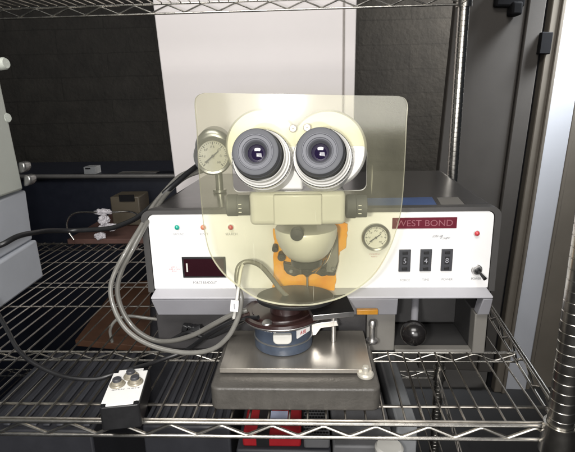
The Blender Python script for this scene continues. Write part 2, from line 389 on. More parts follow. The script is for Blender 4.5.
truss('side_truss', dk, XF+.001, YF+.004, XR2, YB, .004, .020, .0018, .055, True)
truss('rear_truss', dk, XL, YB, XR2, YB, -.0034, .016, .0016, .05)
# shelf above: only its rear and side rails come into the picture
UZ = at(250, 11, YB).z+.0175
ud = MB()
x = XF-.016
while x > XL:
    ud.tube([(x, YF, UZ+.003), (x+.02, YB, UZ+.003)], .00115, 'brasswire', 6); x -= .0187
ud = ud.build('upper_shelf_deck', rack)
truss('rear_truss', ud, XL, YB, XR2, YB, UZ, .0175, .0020, .066)
truss('side_truss', ud, XF, YF, XR2, YB, UZ, .0175, .0018, .055)
truss('front_truss', ud, XL, YF, XF-.004, YF, UZ, .0150, .0019, .049)
LZ = -.32
ld = MB(); x = XF-.016
while x > XL:
    ld.tube([(x, YF, LZ+.003), (x+.02, YB, LZ+.003)], .0013, 'brasswire', 6); x -= .0187
ld = ld.build('lower_shelf_deck', rack)
truss('rear_truss', ld, XL, YB, XR2, YB, LZ, .0175, .0018, .066)
truss('front_truss', ld, XL, YF, XF-.004, YF, LZ, .0150, .0019, .049)
truss('side_truss', ld, XF, YF, XR2, YB, LZ, .0175, .0018, .055)
def post(x, y):
    r = .0112; prof = [(.0001, FLOORZ)]; z = FLOORZ; prof.append((r, FLOORZ)); z += .004
    while z < .9:
        prof += [(r, z), (r-.00035, z+.0005), (r-.00035, z+.0010), (r, z+.0015)]; z += .0095
    prof += [(r, .9), (.0001, .9)]
    p = MB().lathe((x, y, 0), (0, 0, 1), prof, 'chrome', 32).build('post', rack)
    for zz in (0, UZ, LZ):
        MB().lathe((x, y, zz-.022), (0, 0, 1), [(r+.0004, 0), (r+.0042, 0), (r+.0026, .030), (r+.0004, .030)], 'chrome', 28).build('collar', p)
for x, y in ((at(562, 415, .385).x, YF-.006), (XR2+.006, YB+.004), (XL, YF-.006), (XL, YB+.004)): post(x, y)

# ------------------------------------------------------------------ bonding console
PY = .524                             # white front panel
Z0 = at(320, 288, PY).z; Z1 = at(320, 213, PY).z
X0 = at(151, 250, PY).x; X1 = at(491, 250, PY).x
YBK = .795; SK = .012                 # rear of the console and its small skew
con = thing('bonding_console', 'white fronted wire bonder console with red nameplate and thumbwheel switches', 'wire bonder', (0, PY, 0))
def pan(px, py, Y=PY): return at(px, py, Y)
b = MB(); b.prism([(x, PY, z) for x, z in rrect(X0, X1, Z0, Z1, .007, 6, (0, 0, 1, 1))], (0, .004, 0), 'panel')
F2 = PY-.0004
b.text('GROUND', pan(178.5, 234, F2), .0028, 'greyink', width=.0125, depth=.0003)
b.text('RESET', pan(204, 234, F2), .0028, 'greyink', width=.010, depth=.0003)
b.text('SEARCH', pan(231.5, 234, F2), .0028, 'greyink', width=.0135, depth=.0003)
b.text('FORCE READOUT', pan(205, 282.5, F2), .0030, 'ink', width=.028, depth=.0003)
b.text('FORCE', pan(405, 280, F2), .0028, 'greyink', width=.0110, depth=.0003)
b.text('TIME', pan(425.5, 279.6, F2), .0028, 'greyink', width=.0080, depth=.0003)
b.text('POWER', pan(447, 279.2, F2), .0028, 'greyink', width=.0125, depth=.0003)
b.text('POWER', pan(476, 278.6, F2), .0028, 'ink', width=.0110, depth=.0003)
b.scribble(pan(174, 269, F2), .0165, .0018, 'pinkink', seed=3); b.scribble(pan(174, 267, F2), .007, .0018, 'pinkink', seed=4); b.scribble(pan(174.5, 271, F2), .006, .0018, 'pinkink', seed=9)
b.scribble(pan(438, 236, F2), .011, .0026, 'greyink', slant=.4, seed=5); b.scribble(pan(446, 238, F2), .012, .0028, 'greyink', slant=.4, seed=6)
b.scribble(pan(375, 254, F2), .012, .0014, 'pinkink', seed=7); b.scribble(pan(375, 256.5, F2), .008, .0014, 'pinkink', seed=8)
b.build('front_panel', con, bevel=.0006)
# body: rear shell, top, side extrusions
b = MB()
zt_ = Z1+.0045
poly = lambda Y, sk: [(x+sk, Y, z) for x, z in rrect(X0-.006, X1+.006, .001, zt_, .010, 6, (0, 0, 1, 1))]
A = poly(PY+.0045, 0); B = poly(YBK, SK); n = len(A)
b.add(A+B, [(k, (k+1) % n, n+(k+1) % n, n+k) for k in range(n)][:-1]+[tuple(range(n, 2*n))], 'topdark')
HB = .0455                            # underside of the lip
b.build('housing', con)
# frame hoop proud of the front panel on both sides and over the top
b = MB()
outer = rrect(X0-.0075, X1+.0075, Z0-.004, Z1+.0052, .0105, 6, (0, 0, 1, 1)); inner = rrect(X0-.0008, X1+.0008, Z0-.004, Z1+.0008, .0075, 6, (0, 0, 1, 1))
n = len(outer)
fs = [(k, k+1, n+k+1, n+k) for k in range(1, n-1)]; fs = [f for f in fs if f[0] != 0] 
for dy0, dy1 in ((-.0015, .012),):
    o0 = [(x, PY+dy0, z) for x, z in outer]; i0 = [(x, PY+dy0, z) for x, z in inner]; o1 = [(x, PY+dy1, z) for x, z in outer]; i1 = [(x, PY+dy1, z) for x, z in inner]
    # open at the bottom: walk from bottom right over the top to bottom left
    idx = list(range(1, n))+[0]
    for a_, c_ in zip(idx[:-1], idx[1:]):
        b.add([o0[a_], o0[c_], i0[c_], i0[a_]], [(0,1,2,3)], 'bezel'); b.add([o0[a_], o0[c_], o1[c_], o1[a_]], [(0,1,2,3)], 'bezel'); b.add([i0[a_], i0[c_], i1[c_], i1[a_]], [(0,1,2,3)], 'bezel')
b.build('bezel', con)
# lip below the panel: sloping ledge and front face, cut away over the opening on the right
LY = PY-.014
zl = at(320, 297, LY).z; zlb = at(320, 316.5, LY).z
XO0 = at(398, 305, LY).x; XO1 = at(479.5, 305, LY).x
b = MB()
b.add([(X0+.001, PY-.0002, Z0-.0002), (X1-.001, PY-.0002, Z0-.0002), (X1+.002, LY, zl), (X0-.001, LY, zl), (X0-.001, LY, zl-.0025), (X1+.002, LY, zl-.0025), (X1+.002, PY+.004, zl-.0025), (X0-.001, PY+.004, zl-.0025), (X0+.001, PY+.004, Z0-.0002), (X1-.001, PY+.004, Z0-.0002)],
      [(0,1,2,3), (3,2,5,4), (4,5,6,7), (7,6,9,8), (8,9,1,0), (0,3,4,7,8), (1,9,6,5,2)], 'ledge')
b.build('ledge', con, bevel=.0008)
b = MB()
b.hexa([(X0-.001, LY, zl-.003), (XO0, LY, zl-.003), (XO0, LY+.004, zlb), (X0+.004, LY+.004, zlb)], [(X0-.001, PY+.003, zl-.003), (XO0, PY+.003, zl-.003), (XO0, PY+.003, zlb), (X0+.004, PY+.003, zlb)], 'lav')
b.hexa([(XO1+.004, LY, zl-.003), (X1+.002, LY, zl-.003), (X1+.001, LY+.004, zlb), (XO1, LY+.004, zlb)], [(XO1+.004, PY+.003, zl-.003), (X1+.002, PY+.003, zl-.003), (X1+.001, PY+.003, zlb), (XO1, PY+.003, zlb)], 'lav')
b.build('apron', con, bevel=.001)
b = MB()   # lower body either side of the opening
BY = PY+.006; zb0 = .001
XM = at(366, 330, BY).x
b.box((X0-.004, BY, zb0), (XM, BY+.02, zlb-.0018), 'charcoal')
b.build('lower_front', con, bevel=.0012)
b = MB()
b.box((XM+.0005, BY-.003, zb0), (XO0+.001, BY+.02, zlb-.0018), 'greybody')
b.box((XO1, BY-.010, zb0), (X1+.002, BY+.006, zlb-.0018), 'greybody'); b.box((XO1, BY+.0062, zb0), (X1+.002, BY+.08, zlb-.0018), 'recess')  # rear part of the right cheek darkened as shade inside the opening
b.box((XO0+.001, BY-.008, zb0), (XO1, BY+.004, zb0+.0042), 'greybody')
b.build('side_cheek', con, bevel=.0012)
b = MB()   # lined recess (opening); drawn as walls standing in front of the housing's own front
rd = .004
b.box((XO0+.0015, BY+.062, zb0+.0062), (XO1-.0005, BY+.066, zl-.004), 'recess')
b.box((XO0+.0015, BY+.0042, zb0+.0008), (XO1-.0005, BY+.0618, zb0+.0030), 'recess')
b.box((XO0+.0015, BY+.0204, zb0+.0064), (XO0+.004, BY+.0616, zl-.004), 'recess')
b.build('recess', con)
# blue label and grey patch on the top, just behind the front edge
b = MB()
u0, u1, u2, u3 = [gr(x, y, zt_+.0006) for x, y in ((352, 208), (438, 206.5), (432, 197), (352, 198.5))]
b.prism([u0, u1, u2, u3], (0, 0, -.0005), 'bluelab')
u0, u1, u2, u3 = [gr(x, y, zt_+.0006) for x, y in ((442, 206.5), (466, 206), (458, 197), (437, 197.5))]
b.prism([u0, u1, u2, u3], (0, 0, -.0005), 'greybody'); b.build('top_label', con)
# display window
b = MB(); p0 = pan(183.5, 277.5); p1 = pan(225.5, 256.5)
b.box((p0.x, PY-.0016, p0.z), (p1.x, PY-.0002, p1.z), 'black'); dsp = b.build('display_window', con, bevel=.0005)
b = MB(); b.box((p0.x+.0022, PY-.0020, p0.z+.0022), (p1.x-.0022, PY-.0017, p1.z-.0022), 'smoke'); b.build('filter', dsp)
q = pan(187.5, 267); b = MB(); b.box((q.x-.0009, PY-.0025, q.z-.0052), (q.x+.0009, PY-.0021, q.z+.0052), 'white'); b.build('digit', dsp)
# indicators
for px, py, m_, lb in ((177.5, 227, 'green', 'green indicator lamp'), (203.5, 227, 'orangeled', 'amber indicator lamp'), (231, 227, 'redled', 'red indicator lamp'), (476.4, 233, 'redled', 'red power indicator lamp')):
    q = pan(px, py); MB().lathe((q.x, PY+.001, q.z), (0, -1, 0), [(.0036, 0), (.0036, .0018), (.0031, .0026), (.0030, .0035), (.0024, .0048), (.0012, .0056), (.0001, .0058)], ['panel', 'satin', 'satin', m_, m_, m_], 24).build('indicator_lamp', con, label=lb)
# nameplate
p0 = pan(392, 228.5); p1 = pan(457, 217)
b = MB(); b.box((p0.x, PY-.0012, p0.z), (p1.x, PY-.0002, p1.z), 'redplate')
b.text('WEST BOND', ((p0.x+p1.x)/2, PY-.0013, (p0.z+p1.z)/2), .0070, 'redtext', width=(p1.x-p0.x)*.88, depth=.0003)
b.build('nameplate', con, bevel=.0003)
# thumbwheel switches
for px, dgt in ((404.5, '5'), (425.5, '4'), (446.5, '8')):
    yy = 260.2-(px-404)*.015
    p0 = pan(px-6.3, yy+11); p1 = pan(px+6.3, yy-11); cx = (p0.x+p1.x)/2; cz = (p0.z+p1.z)/2; hw = (p1.x-p0.x)/2; hh = (p1.z-p0.z)/2
    b = MB(); b.box((cx-hw, PY-.0022, cz-hh), (cx+hw, PY-.0002, cz+hh), 'thumb'); tw = b.build('thumbwheel_switch', con, bevel=.0005)
    b = MB()
    for s_ in (-1, 1): b.box((cx-hw*.45, PY-.0034, cz+s_*hh*.72-hh*.13), (cx+hw*.45, PY-.0023, cz+s_*hh*.72+hh*.13), 'thumbdark')
    b.build('push_button', tw, bevel=.0004)
    b = MB(); b.box((cx-hw*.42, PY-.0026, cz-hh*.34), (cx+hw*.42, PY-.0023, cz+hh*.34), 'thumbdark'); b.text(dgt, (cx-hw*.02, PY-.0026, cz), .0058, 'digitgrey', depth=.0003); b.build('digit_wheel', tw)
# toggle switch
q = pan(476.5, 269.5)
b = MB(); b.lathe((q.x, PY, q.z), (0, -1, 0), [(.0062, -.001), (.0062, .0012), (.0054, .0018), (.0050, .0034), (.0033, .0036), (.0033, .0052), (.0026, .0056), (.0001, .0056)], ['satin']*4+['black']*3, 28)
tg = b.build('toggle_switch', con); MB().tube([(q.x, PY-.005, q.z), (q.x+.0018, PY-.009, q.z-.002), (q.x+.0045, PY-.016, q.z-.0055)], [.0012, .0015, .0022], 'black', 12).build('toggle_lever', tg)
# panel gauge
def gauge(name, c, d, r, parent=None, ang=38, thick=.008, face='gaugeface'):
    u, w_, d = frame_of(d)
    right = V((1, 0, 0)); right = (right-d*right.dot(d)).normalized(); up = d.cross(right); up = up if up.z > 0 else -up
    b = MB(); b.lathe(c, d, [(r*.5, -thick*2), (r*.9, -thick*2), (r*1.0, -thick*1.6), (r*1.03, -.001), (r*1.06, 0), (r*1.06, .004), (r*.98, .0055), (r*.86, .0042), (r*.84, .002)], 'gaugering', 44)
    g = b.build(name, parent) if parent is not None else b.build(name, origin=c)
    b = MB(); o = V(c)+d*.0020; b.lathe(o, d, [(r*.85, 0), (.0001, 0)], face, 40)
    for k in range(31):
        a = math.radians(225-270*k/30); L = .15 if k % 5 == 0 else .08
        e = right*math.cos(a)+up*math.sin(a); t = right*-math.sin(a)+up*math.cos(a)
        p, q_ = o+e*r*.78+d*.0004, o+e*r*(.78-L)+d*.0004; wd = r*(.018 if k % 5 else .03)
        b.add([p-t*wd, p+t*wd, q_+t*wd, q_-t*wd], [(0,1,2,3)], 'ink')
    for k in range(7):
        a = math.radians(225-270*k/6); e = right*math.cos(a)+up*math.sin(a)
        b.scribble(o+e*r*.50, r*.20, r*.13, 'ink', right, up, .0003, seed=20+k)
    b.build('dial', g if parent is None else g)
    a = math.radians(ang); e = right*math.cos(a)+up*math.sin(a); t = right*-math.sin(a)+up*math.cos(a)
    b = MB(); n_ = o+d*.0012; b.prism([n_-e*r*.55-t*r*.045, n_-e*r*.55+t*r*.045, n_+e*r*.42+t*r*.03, n_+e*r*.42-t*r*.03], d*.0004, 'ink'); b.lathe(n_, d, [(r*.08, 0), (r*.08, .001), (.0001, .001)], 'ink', 16); b.build('needle', g)
    return g
q = pan(375.5, 236.5); gauge('pressure_gauge', (q.x, PY-.001, q.z), (0, -1, 0), .0150, con, 36, .003)
# bond head between panel and microscope: amber guard with blackened mechanism
OY = PY-.006
bh_c = at(307, 262, OY)
b = MB(); rn = random.Random(4)
raw = [(272, 290), (303, 290.5), (334, 290.5), (336, 280), (335.5, 270), (338, 262), (340, 252), (346, 248), (347, 236), (348, 224), (342, 221), (336, 222), (326, 225), (300, 227), (280, 229), (273, 229), (274.5, 245), (273, 262), (273.5, 276)]
pts = []
for i, p in enumerate(raw):
    q = raw[(i+1) % len(raw)]
    for k in range(4): pts.append((p[0]+(q[0]-p[0])*k/4+rn.uniform(-.5, .5), p[1]+(q[1]-p[1])*k/4+rn.uniform(-.5, .5)))
b.prism([at(x, y, OY+.002) for x, y in pts], (0, .003, 0), 'orange'); head = b.build('bond_head', con, bevel=.0004)
Q = OY-.008
b = MB(); b.prism([at(x, y, Q) for x, y in ((283, 263), (296, 266), (312, 266), (328, 262), (331, 268), (329, 275), (322, 277), (316, 274), (299, 275), (294, 277), (287, 274), (284, 270))], (0, .009, 0), 'grime')
b.prism([at(x, y, Q+.002) for x, y in ((326, 262), (333, 238), (338, 236), (338.5, 262), (335, 276), (327, 276))], (0, .006, 0), 'grime')
b.build('mechanism', head, bevel=.0012)
b = MB(); c = at(307, 266, Q-.001); b.lathe(c, (0, 0, -1), [(.0001, -.001), (.0072, 0), (.0072, .004), (.0062, .0046), (.0062, .0085), (.0040, .0100), (.0016, .0130), (.0001, .0132)], ['grime', 'grime', 'gaugering', 'grime', 'grime', 'gaugering', 'gaugering'], 28); b.build('tool_clamp', head)
for px, py, r in ((281.5, 257, .0044), (275, 249, .0034), (291, 270.5, .0024), (323.5, 270, .0034), (333, 268, .0028)):
    c = at(px, py, Q-.0005); b = MB(); b.lathe(c, (0, -1, 0), [(r, -.012), (r, .002), (r*.85, .003), (r*.4, .003), (r*.36, .0018), (.0001, .0018)], 'grime' if r > .003 else 'gaugering', 20); b.build('screw', head)
b = MB()
for k in range(5):
    p0_ = at(330+rn.uniform(-2, 4), 246+rn.uniform(-6, 6), Q-.001); p1_ = at(318+rn.uniform(-6, 10), 262+rn.uniform(-3, 6), Q-.006); p2_ = at(304+rn.uniform(-8, 12), 270+rn.uniform(-2, 3), Q-.003)
    b.tube(smooth([p0_, p1_, p2_], 8), .0005, 'amberdark' if k % 2 else 'gaugering', 6)
b.build('wires', head)
b = MB(); b.prism([at(x, y, Q-.003) for x, y in ((327, 262), (331, 234), (338, 232), (338, 262), (333, 273), (326, 272))], (0, .003, 0), 'clearplas'); b.build('clear_cover', head, bevel=.001)
b = MB(); t0 = at(307, 275, Q-.001); t1 = at(307.3, 290, Q-.001); b.tube([t0, t1.lerp(t0, .3), t1], [.0012, .0010, .0004], 'satin', 12); b.build('wedge_tool', head)
b = MB(); b.box((bh_c.x-.012, OY-.0019, bh_c.z-.012), (bh_c.x+.016, PY+.004, bh_c.z+.004), 'grime'); b.build('arm', head)
# lever with ball knob in the opening
bc = at(413.5, 333, LY-.018)
lv = MB(); lv.tube([bc, at(414.5, 316, LY+.004), at(415.5, 298, BY+.02)], [.0034, .0042, .0044], 'lav', 16); lv = lv.build('lever', con)
MB().lathe(bc-V((0, 0, .0143)), (0, 0, 1), [(.0143*math.sin(math.pi*k/24)+1e-5, .0143*(1-math.cos(math.pi*k/24))) for k in range(25)], 'ball', 48).build('ball_knob', lv)
# ------------------------------------------------------------------ machine base with steel plate
BX0, BX1, BF, BT = -.1005, .0670, .4095, .0262
mbse = thing('machine_base', 'dark grey base block carrying a bright steel plate', 'machine base', (0, BF, 0))
b = MB(); b.prism([(x, y, .0012) for x, y in rrect(BX0, BX1, BF, .512, .009, 8)], (0, 0, BT-.0012), 'base'); b.build('body', mbse, bevel=.0022, seg=3)
for x in (BX0+.015, BX1-.015):
    for y in (BF+.015, .495): MB().lathe((x, y, .0004), (0, 0, 1), [(.006, 0), (.007, .0007), (.0001, .0007)], 'black', 20).build('foot', mbse)
PZ0, PZ1 = .0283, .0335
b = MB(); b.box((-.0945, .4330, PZ0), (.0610, .5165, PZ1), 'steel'); b.build('steel_plate', mbse, bevel=.0007)
for x, y in ((-.085, .445), (-.085, .505), (.05, .505)):
    MB().lathe((x, y, BT-.0008), (0, 0, 1), [(.006, 0), (.006, PZ0-BT+.0006)], 'satin', 20).build('standoff', mbse)
c = at(365.5, 376, .4325)
b = MB(); b.lathe((c.x, .4325, BT-.0005), (0, 0, 1), [(.0001, 0), (.0075, 0), (.0085, .0015), (.0085, .0035), (.0070, .0052), (.0036, .0056), (.0036, .0105), (.0028, .0115), (.0001, .0115)], 'cream', 28)
b.build('levelling_screw', mbse)
c = at(370.5, 327, .502)
b = MB(); b.lathe((c.x+.002, .502, BT-.0005), (0, 0, 1), [(.0001, 0), (.006, 0), (.007, .0015), (.007, .0035), (.0035, .0045), (.0035, .020), (.0042, .021), (.0042, .026), (.003, .028), (.0001, .028)], 'satin', 28)
b.build('levelling_screw', mbse)
c = at(368, 311.5, .506)
b = MB(); b.box((c.x-.013, .5035, c.z-.0030), (c.x+.011, .5085, c.z+.0030), 'amberdark'); b.build('amber_strip', mbse, bevel=.0006)
# ------------------------------------------------------------------ work holder on the plate
WX, WYc = -.031, .4870
wh = thing('work_holder', 'round slate blue work holder with burgundy flange on the steel plate', 'work holder', (WX, WYc, PZ1))
b = MB(); b.lathe((WX, WYc, PZ1+.0003), (0, 0, 1), [(.0001, 0), (.0305, 0), (.0322, .0015), (.0324, .011), (.0318, .0125), (.0318, .0300), (.0290, .0325), (.0001, .0325)], 'blue', 64); b.build('drum', wh)
b = MB(); b.lathe((WX, WYc, PZ1+.0335), (V((-.03, .0, 1))), [(.0001, 0), (.040, 0), (.0435, .0022), (.0445, .0050), (.0437, .0078), (.0400, .0085), (.0380, .0075), (.034, .0074), (.0335, .0088), (.0001, .0088)], 'burg', 72); b.build('flange', wh)
b = MB(); b.lathe((WX, WYc, PZ1+.0335), (V((-.03, .0, 1))), [(.0446, .0030), (.0449, .0034), (.0449, .0042), (.0446, .0046)], 'satin', 72); b.build('rim_band', wh)
b = MB(); b.lathe((WX, WYc, PZ1), (0, 0, 1), [(.0318, .0118), (.0328, .0122), (.0328, .0132), (.0318, .0136)], 'gaugering', 64); b.build('drum_band', wh)
def on_drum(px, py): 
    # point of the drum's front seen at a pixel
    d = ray(px, py); o = CAM; a_ = d.x**2+d.y**2; bb = 2*(d.x*(o.x-WX)+d.y*(o.y-WYc)); cc = (o.x-WX)**2+(o.y-WYc)**2-.0320**2
    t = (-bb-math.sqrt(max(0, bb*bb-4*a_*cc)))/(2*a_); return o+d*t
p = on_drum(282.5, 336.5); nn = V((p.x-WX, p.y-WYc, 0)).normalized(); rt = V((-nn.y, nn.x, 0))
b = MB(); b.prism([p-nn*.002+rt*x+V((0, 0, z)) for x, z in rrect(-.0098, .0098, -.0072, .0036, .0052, 6, (1, 1, 0, 0))], nn*.0065, 'white'); b.build('clamp_knob', wh, bevel=.0012)
p = on_drum(303, 331); nn = V((p.x-WX, p.y-WYc, 0)).normalized(); rt = V((-nn.y, nn.x, 0))
b = MB(); b.prism([p+rt*x+V((0, 0, z)) for x, z in ((-.0095, -.005), (.0085, -.002), (.0085, .0050), (-.0095, .0036))], nn*.0016, 'paper')
b.scribble(p+nn*.0016+V((0, 0, .0002)), .011, .0042, 'redled', rt, V((0, 0, 1)), .0003, seed=11); b.build('sticker', wh)
p = on_drum(271, 331); nn = V((p.x-WX, p.y-WYc, 0)).normalized(); rt = V((-nn.y, nn.x, 0))
b = MB(); b.scribble(p+nn*.0008, .014, .0022, 'paper', rt, V((0, 0, 1)), .0003, seed=12); b.build('marking', wh)
p = at(267, 318.5, WYc-.034)
b = MB(); b.lathe((p.x, WYc-.0345, PZ1+.040), (-.05, -.25, 1), [(.0052, 0), (.0054, .0022), (.0042, .0034), (.0001, .0036)], 'satin', 24); b.build('flange_screw', wh)
p = at(250, 312, WYc-.012)
b = MB(); b.tube([V((WX-.036, WYc-.012, PZ1+.040)), V((WX-.050, WYc-.018, PZ1+.040))], .0042, 'burg', 18); b.lathe((WX-.050, WYc-.018, PZ1+.040), (-1, -.3, 0), [(.002, 0), (.0024, .004), (.0001, .004)], 'satin', 14); b.build('fitting', wh)
# plate with bright edge behind the flange, and black top disc
b = MB(); zz = .0765
c4 = [gr(x, y, zz+.005) for x, y in ((313, 315.5), (354.5, 311.5), (346, 294), (304, 298))]
b.prism([(p.x, p.y, zz-.001) for p in c4], (0, 0, .006), 'blackmatte', 'satin'); b.build('side_table', wh, bevel=.0006)
b = MB(); dc = V((WX+.014, .4835, 0)); dz = .088
el = [(dc.x+.042*math.cos(2*math.pi*k/72), dc.y+.0305*math.sin(2*math.pi*k/72), dz) for k in range(72)]
b.prism(el, (0, .0, .004), 'black'); b.lathe((dc.x-.01, dc.y, .0758), (0, 0, 1), [(.018, 0), (.016, dz-.0758)], 'burg', 40); b.build('top_disc', wh, bevel=.0008)
# bracket and upright pin
b = MB(); e0 = at(317, 322, .487); e1 = at(343, 319.5, .487); c = at(333.5, 320, .487)
b.prism([at(x, y, .487) for x, y in ((311, 324), (318, 323), (337, 320.5), (339, 326), (321, 328.5), (316, 335.5), (311, 336))], (0, .006, 0), 'satin'); b.build('bracket', wh, bevel=.0008)
b = MB(); b.lathe((c.x, .4905, PZ1+.0002), (0, 0, 1), [(.0001, 0), (.0030, 0), (.0030, .020), (.0036, .0205), (.0036, .034), (.0030, .0415), (.0001, .0415)], 'satin', 20); b.build('upright_pin', wh)

# ------------------------------------------------------------------ microscope with clear shield
SY = .440
mic = thing('microscope', 'stereo microscope with two grey eyepieces behind a yellowed clear shield', 'microscope', (0, SY, PZ1))
# shield outline
right_side = [(399, 96), (405, 98.5), (408, 106), (407, 120), (405, 165), (402, 206), (397, 229), (388, 253), (372, 277.5), (346, 296), (318, 304.5), (300, 306)]
left_side = [(278, 304.5), (255, 298), (232, 282), (219, 269), (209, 252), (204, 230), (202, 214), (198.5, 170), (196.5, 130), (194.5, 104), (197, 96), (204, 92.8)]
top = [(300, 94.8)]
o2 = smooth([at(x, y, SY) for x, y in right_side], 5)[:-1]+smooth([at(300, 306, SY)]+[at(x, y, SY) for x, y in left_side], 5)
hole = []
hx0, hx1, hz0, hz1 = at(232, 170, SY).x, at(367, 170, SY).x, at(300, 191.5, SY).z, at(300, 147, SY).z
hole = [V((x, SY, z)) for x, z in rrect(hx0, hx1, hz0, hz1, .006, 6)]
bm = bmesh.new(); vo = [bm.verts.new(p) for p in o2]; vh = [bm.verts.new(p) for p in hole]
eds = [bm.edges.new((vo[i], vo[(i+1) % len(vo)])) for i in range(len(vo))]+[bm.edges.new((vh[i], vh[(i+1) % len(vh)])) for i in range(len(vh))]
bmesh.ops.triangle_fill(bm, edges=eds, use_beauty=True)
bm.verts.ensure_lookup_table(); bm.verts.index_update()
fv = [v.co.copy() for v in bm.verts]; ff = [tuple(v.index for v in f.verts) for f in bm.faces]; bm.free()
b = MB(); TH = .0042
b.add(fv, ff, 'shield'); b.add([p+V((0, TH, 0)) for p in fv], ff, 'shield')
for loop in (o2, hole):
    n = len(loop); b.add(loop+[p+V((0, TH, 0)) for p in loop], [(k, (k+1) % n, n+(k+1) % n, n+k) for k in range(n)], 'shieldedge', True)
b.build('clear_shield', mic, label='yellowed clear acrylic shield, rounded at the bottom, with a window for the eyepieces')
for px, py in ((293, 128.5), (307, 127.5)):
    q = at(px, py, SY); MB().lathe((q.x, SY, q.z), (0, -1, 0), [(.0034, -.0001), (.0036, .0006), (.0028, .0018), (.0010, .0020), (.0001, .0014)], 'cream', 20).build('shield_screw', mic)
# eyepieces
def eyepiece(cx, cy, bx, by, rp):
    C_ = at(cx, cy, .388); B_ = at(bx, by, .446); d = (B_-C_).normalized(); L = (B_-C_).length
    b = MB(); b.lathe(C_, d, [(.0215, .020), (.0222, .021), (.0226, .030), (.0240, .031), (.0245, .036), (.0256, .0365), (.0258, L*.78), (.0268, L*.80), (.0276, L+.012)], ['enamel']*8, 56)
    e = b.build('eyepiece', mic)
    b = MB(); r = .0193
    b.lathe(C_, d, [(.0074, .0090), (.0090, .0045), (.0100, .0028), (.0108, .0024), (.0112, .0016), (.0135, .0012), (.0139, .0003), (.0145, .0003), (.0150, .0010), (.0172, .0006), (.0188, .0012), (.0196, .0035), (.0200, .0080), (.0204, .0085), (.0206, .0200), (.0195, .0215)],
            ['rubber']+['rubber2']*7+['rubber']*7, 56); b.build('eyecup', e)
    b = MB(); k = 14
    prof = [(.0078*i/k, .0095-.0022*math.cos(i/k*math.pi/2)) for i in range(k+1)]
    b.lathe(C_, d, prof[::-1], 'lens', 36); b.lathe(C_+d*.013, d, [(.0125, 0), (.0001, 0)], 'blackmatte', 24); b.build('lens', e)
    b = MB(); n = 110; u, w_, dd = frame_of(d)                    # knurled ring
    rings = []
    for h, on in ((.0372, 0), (.0376, 1), (.0432, 1), (.0436, 0)):
        rings.append([C_+d*h+(.0258+(.0007*on if k % 2 else .0002*on))*(math.cos(2*math.pi*k/n)*u+math.sin(2*math.pi*k/n)*w_) for k in range(n)])
    for a_, c_ in zip(rings[:-1], rings[1:]): b.add(a_+c_, [(k, (k+1) % n, n+(k+1) % n, n+k) for k in range(n)], 'satin')
    b.build('knurled_ring', e)
eyepiece(255, 151.5, 265, 162.5, 24); eyepiece(319.5, 150.5, 324, 161.5, 23)
# prism housings: two round pods
def pod(px, py, r, dx):
    c = at(px, py, .4475); d = V((dx, 1, -.16)).normalized()
    b = MB(); b.lathe(c, d, [(.0001, 0), (r*.80, 0), (r*.93, .0012), (r, .006), (r, .030), (r*.95, .034), (.0001, .034)], 'enamel', 72); b.build('prism_pod', mic)
pod(262.5, 146, .0350, -.05); pod(327.5, 149, .0365, .05)
b = MB()
b.prism([at(x, y, .4545) for x, y in ((284, 131), (301, 129), (303, 190), (274, 190), (280, 150))], (0, .03, 0), 'enamel'); b.build('bridge', mic, bevel=.002)
# body
def pbox(mb, x0, y0, x1, y1, Y, dep, m):
    a_, c_ = at(x0, y1, Y), at(x1, y0, Y); mb.box((a_.x, Y, a_.z), (c_.x, Y+dep, c_.z), m)
b = MB(); pbox(b, 250, 191, 346, 226, .4615, .036, 'enamel'); b.build('body', mic, bevel=.005, seg=4)
b = MB(); pbox(b, 274, 194.5, 322, 225.5, .4575, .006, 'enamel'); b.build('cover_plate', mic, bevel=.0015, seg=3)
for x0, x1, y0, y1 in ((227, 250, 195, 217), (346, 367.5, 195, 219)):
    a_, c_ = at(x0, y1, .466), at(x1, y0, .466); rr = (c_.z-a_.z)/2; zc = (a_.z+c_.z)/2
    b = MB(); b.lathe((a_.x, .470, zc), (1, 0, 0), [(.0001, 0), (rr*.9, 0), (rr, .001), (rr, (c_.x-a_.x)*.45), (rr*.94, (c_.x-a_.x)*.46), (rr*.94, (c_.x-a_.x)*.98), (.0001, (c_.x-a_.x)*.98)], 'rubber', 40); kn = b.build('zoom_knob', mic, bevel=.0004)
    b = MB()
    for k in range(3): b.box(((a_.x+c_.x)/2+.001, .470-rr-.0004, zc+.003-k*.004), ((a_.x+c_.x)/2+.004, .470-rr+.001, zc+.0036-k*.004), 'paper')
    b.build('scale_mark', kn)
# lens pod (bowl) under the body
c = at(306, 227, .482)
H = c.z-at(306, 262, .470).z
b = MB(); b.lathe((c.x, .482, c.z), (0, 0, -1), [(.0001, 0), (.0318, 0), (.0325, .0015), (.0316, .010), (.0285, H*.55), (.0240, H*.78), (.0195, H*.92), (.0150, H), (.0001, H)], 'enamel', 56); b.build('lens_bowl', mic)
b = MB(); b.lathe((c.x, .482, c.z-H-.0002), (0, 0, -1), [(.0001, 0), (.0165, 0), (.0165, .006), (.0150, .0075), (.0001, .0075)], 'black', 40); b.build('objective', mic)
q = at(297, 234.5, .4505)
b = MB(); b.lathe((q.x, .4530, q.z), (0, -1, -.12), [(.0064, -.003), (.0066, .003), (.0060, .0042), (.0001, .0048)], 'thumb', 28); b.build('lock_knob', mic)
b = MB(); q = at(305, 250, .4575); b.box((q.x-.009, .4558, q.z-.0022), (q.x+.009, .4600, q.z+.0022), 'panel', Matrix.Rotation(.35, 3, 'X')); b.build('badge', mic, bevel=.0006)
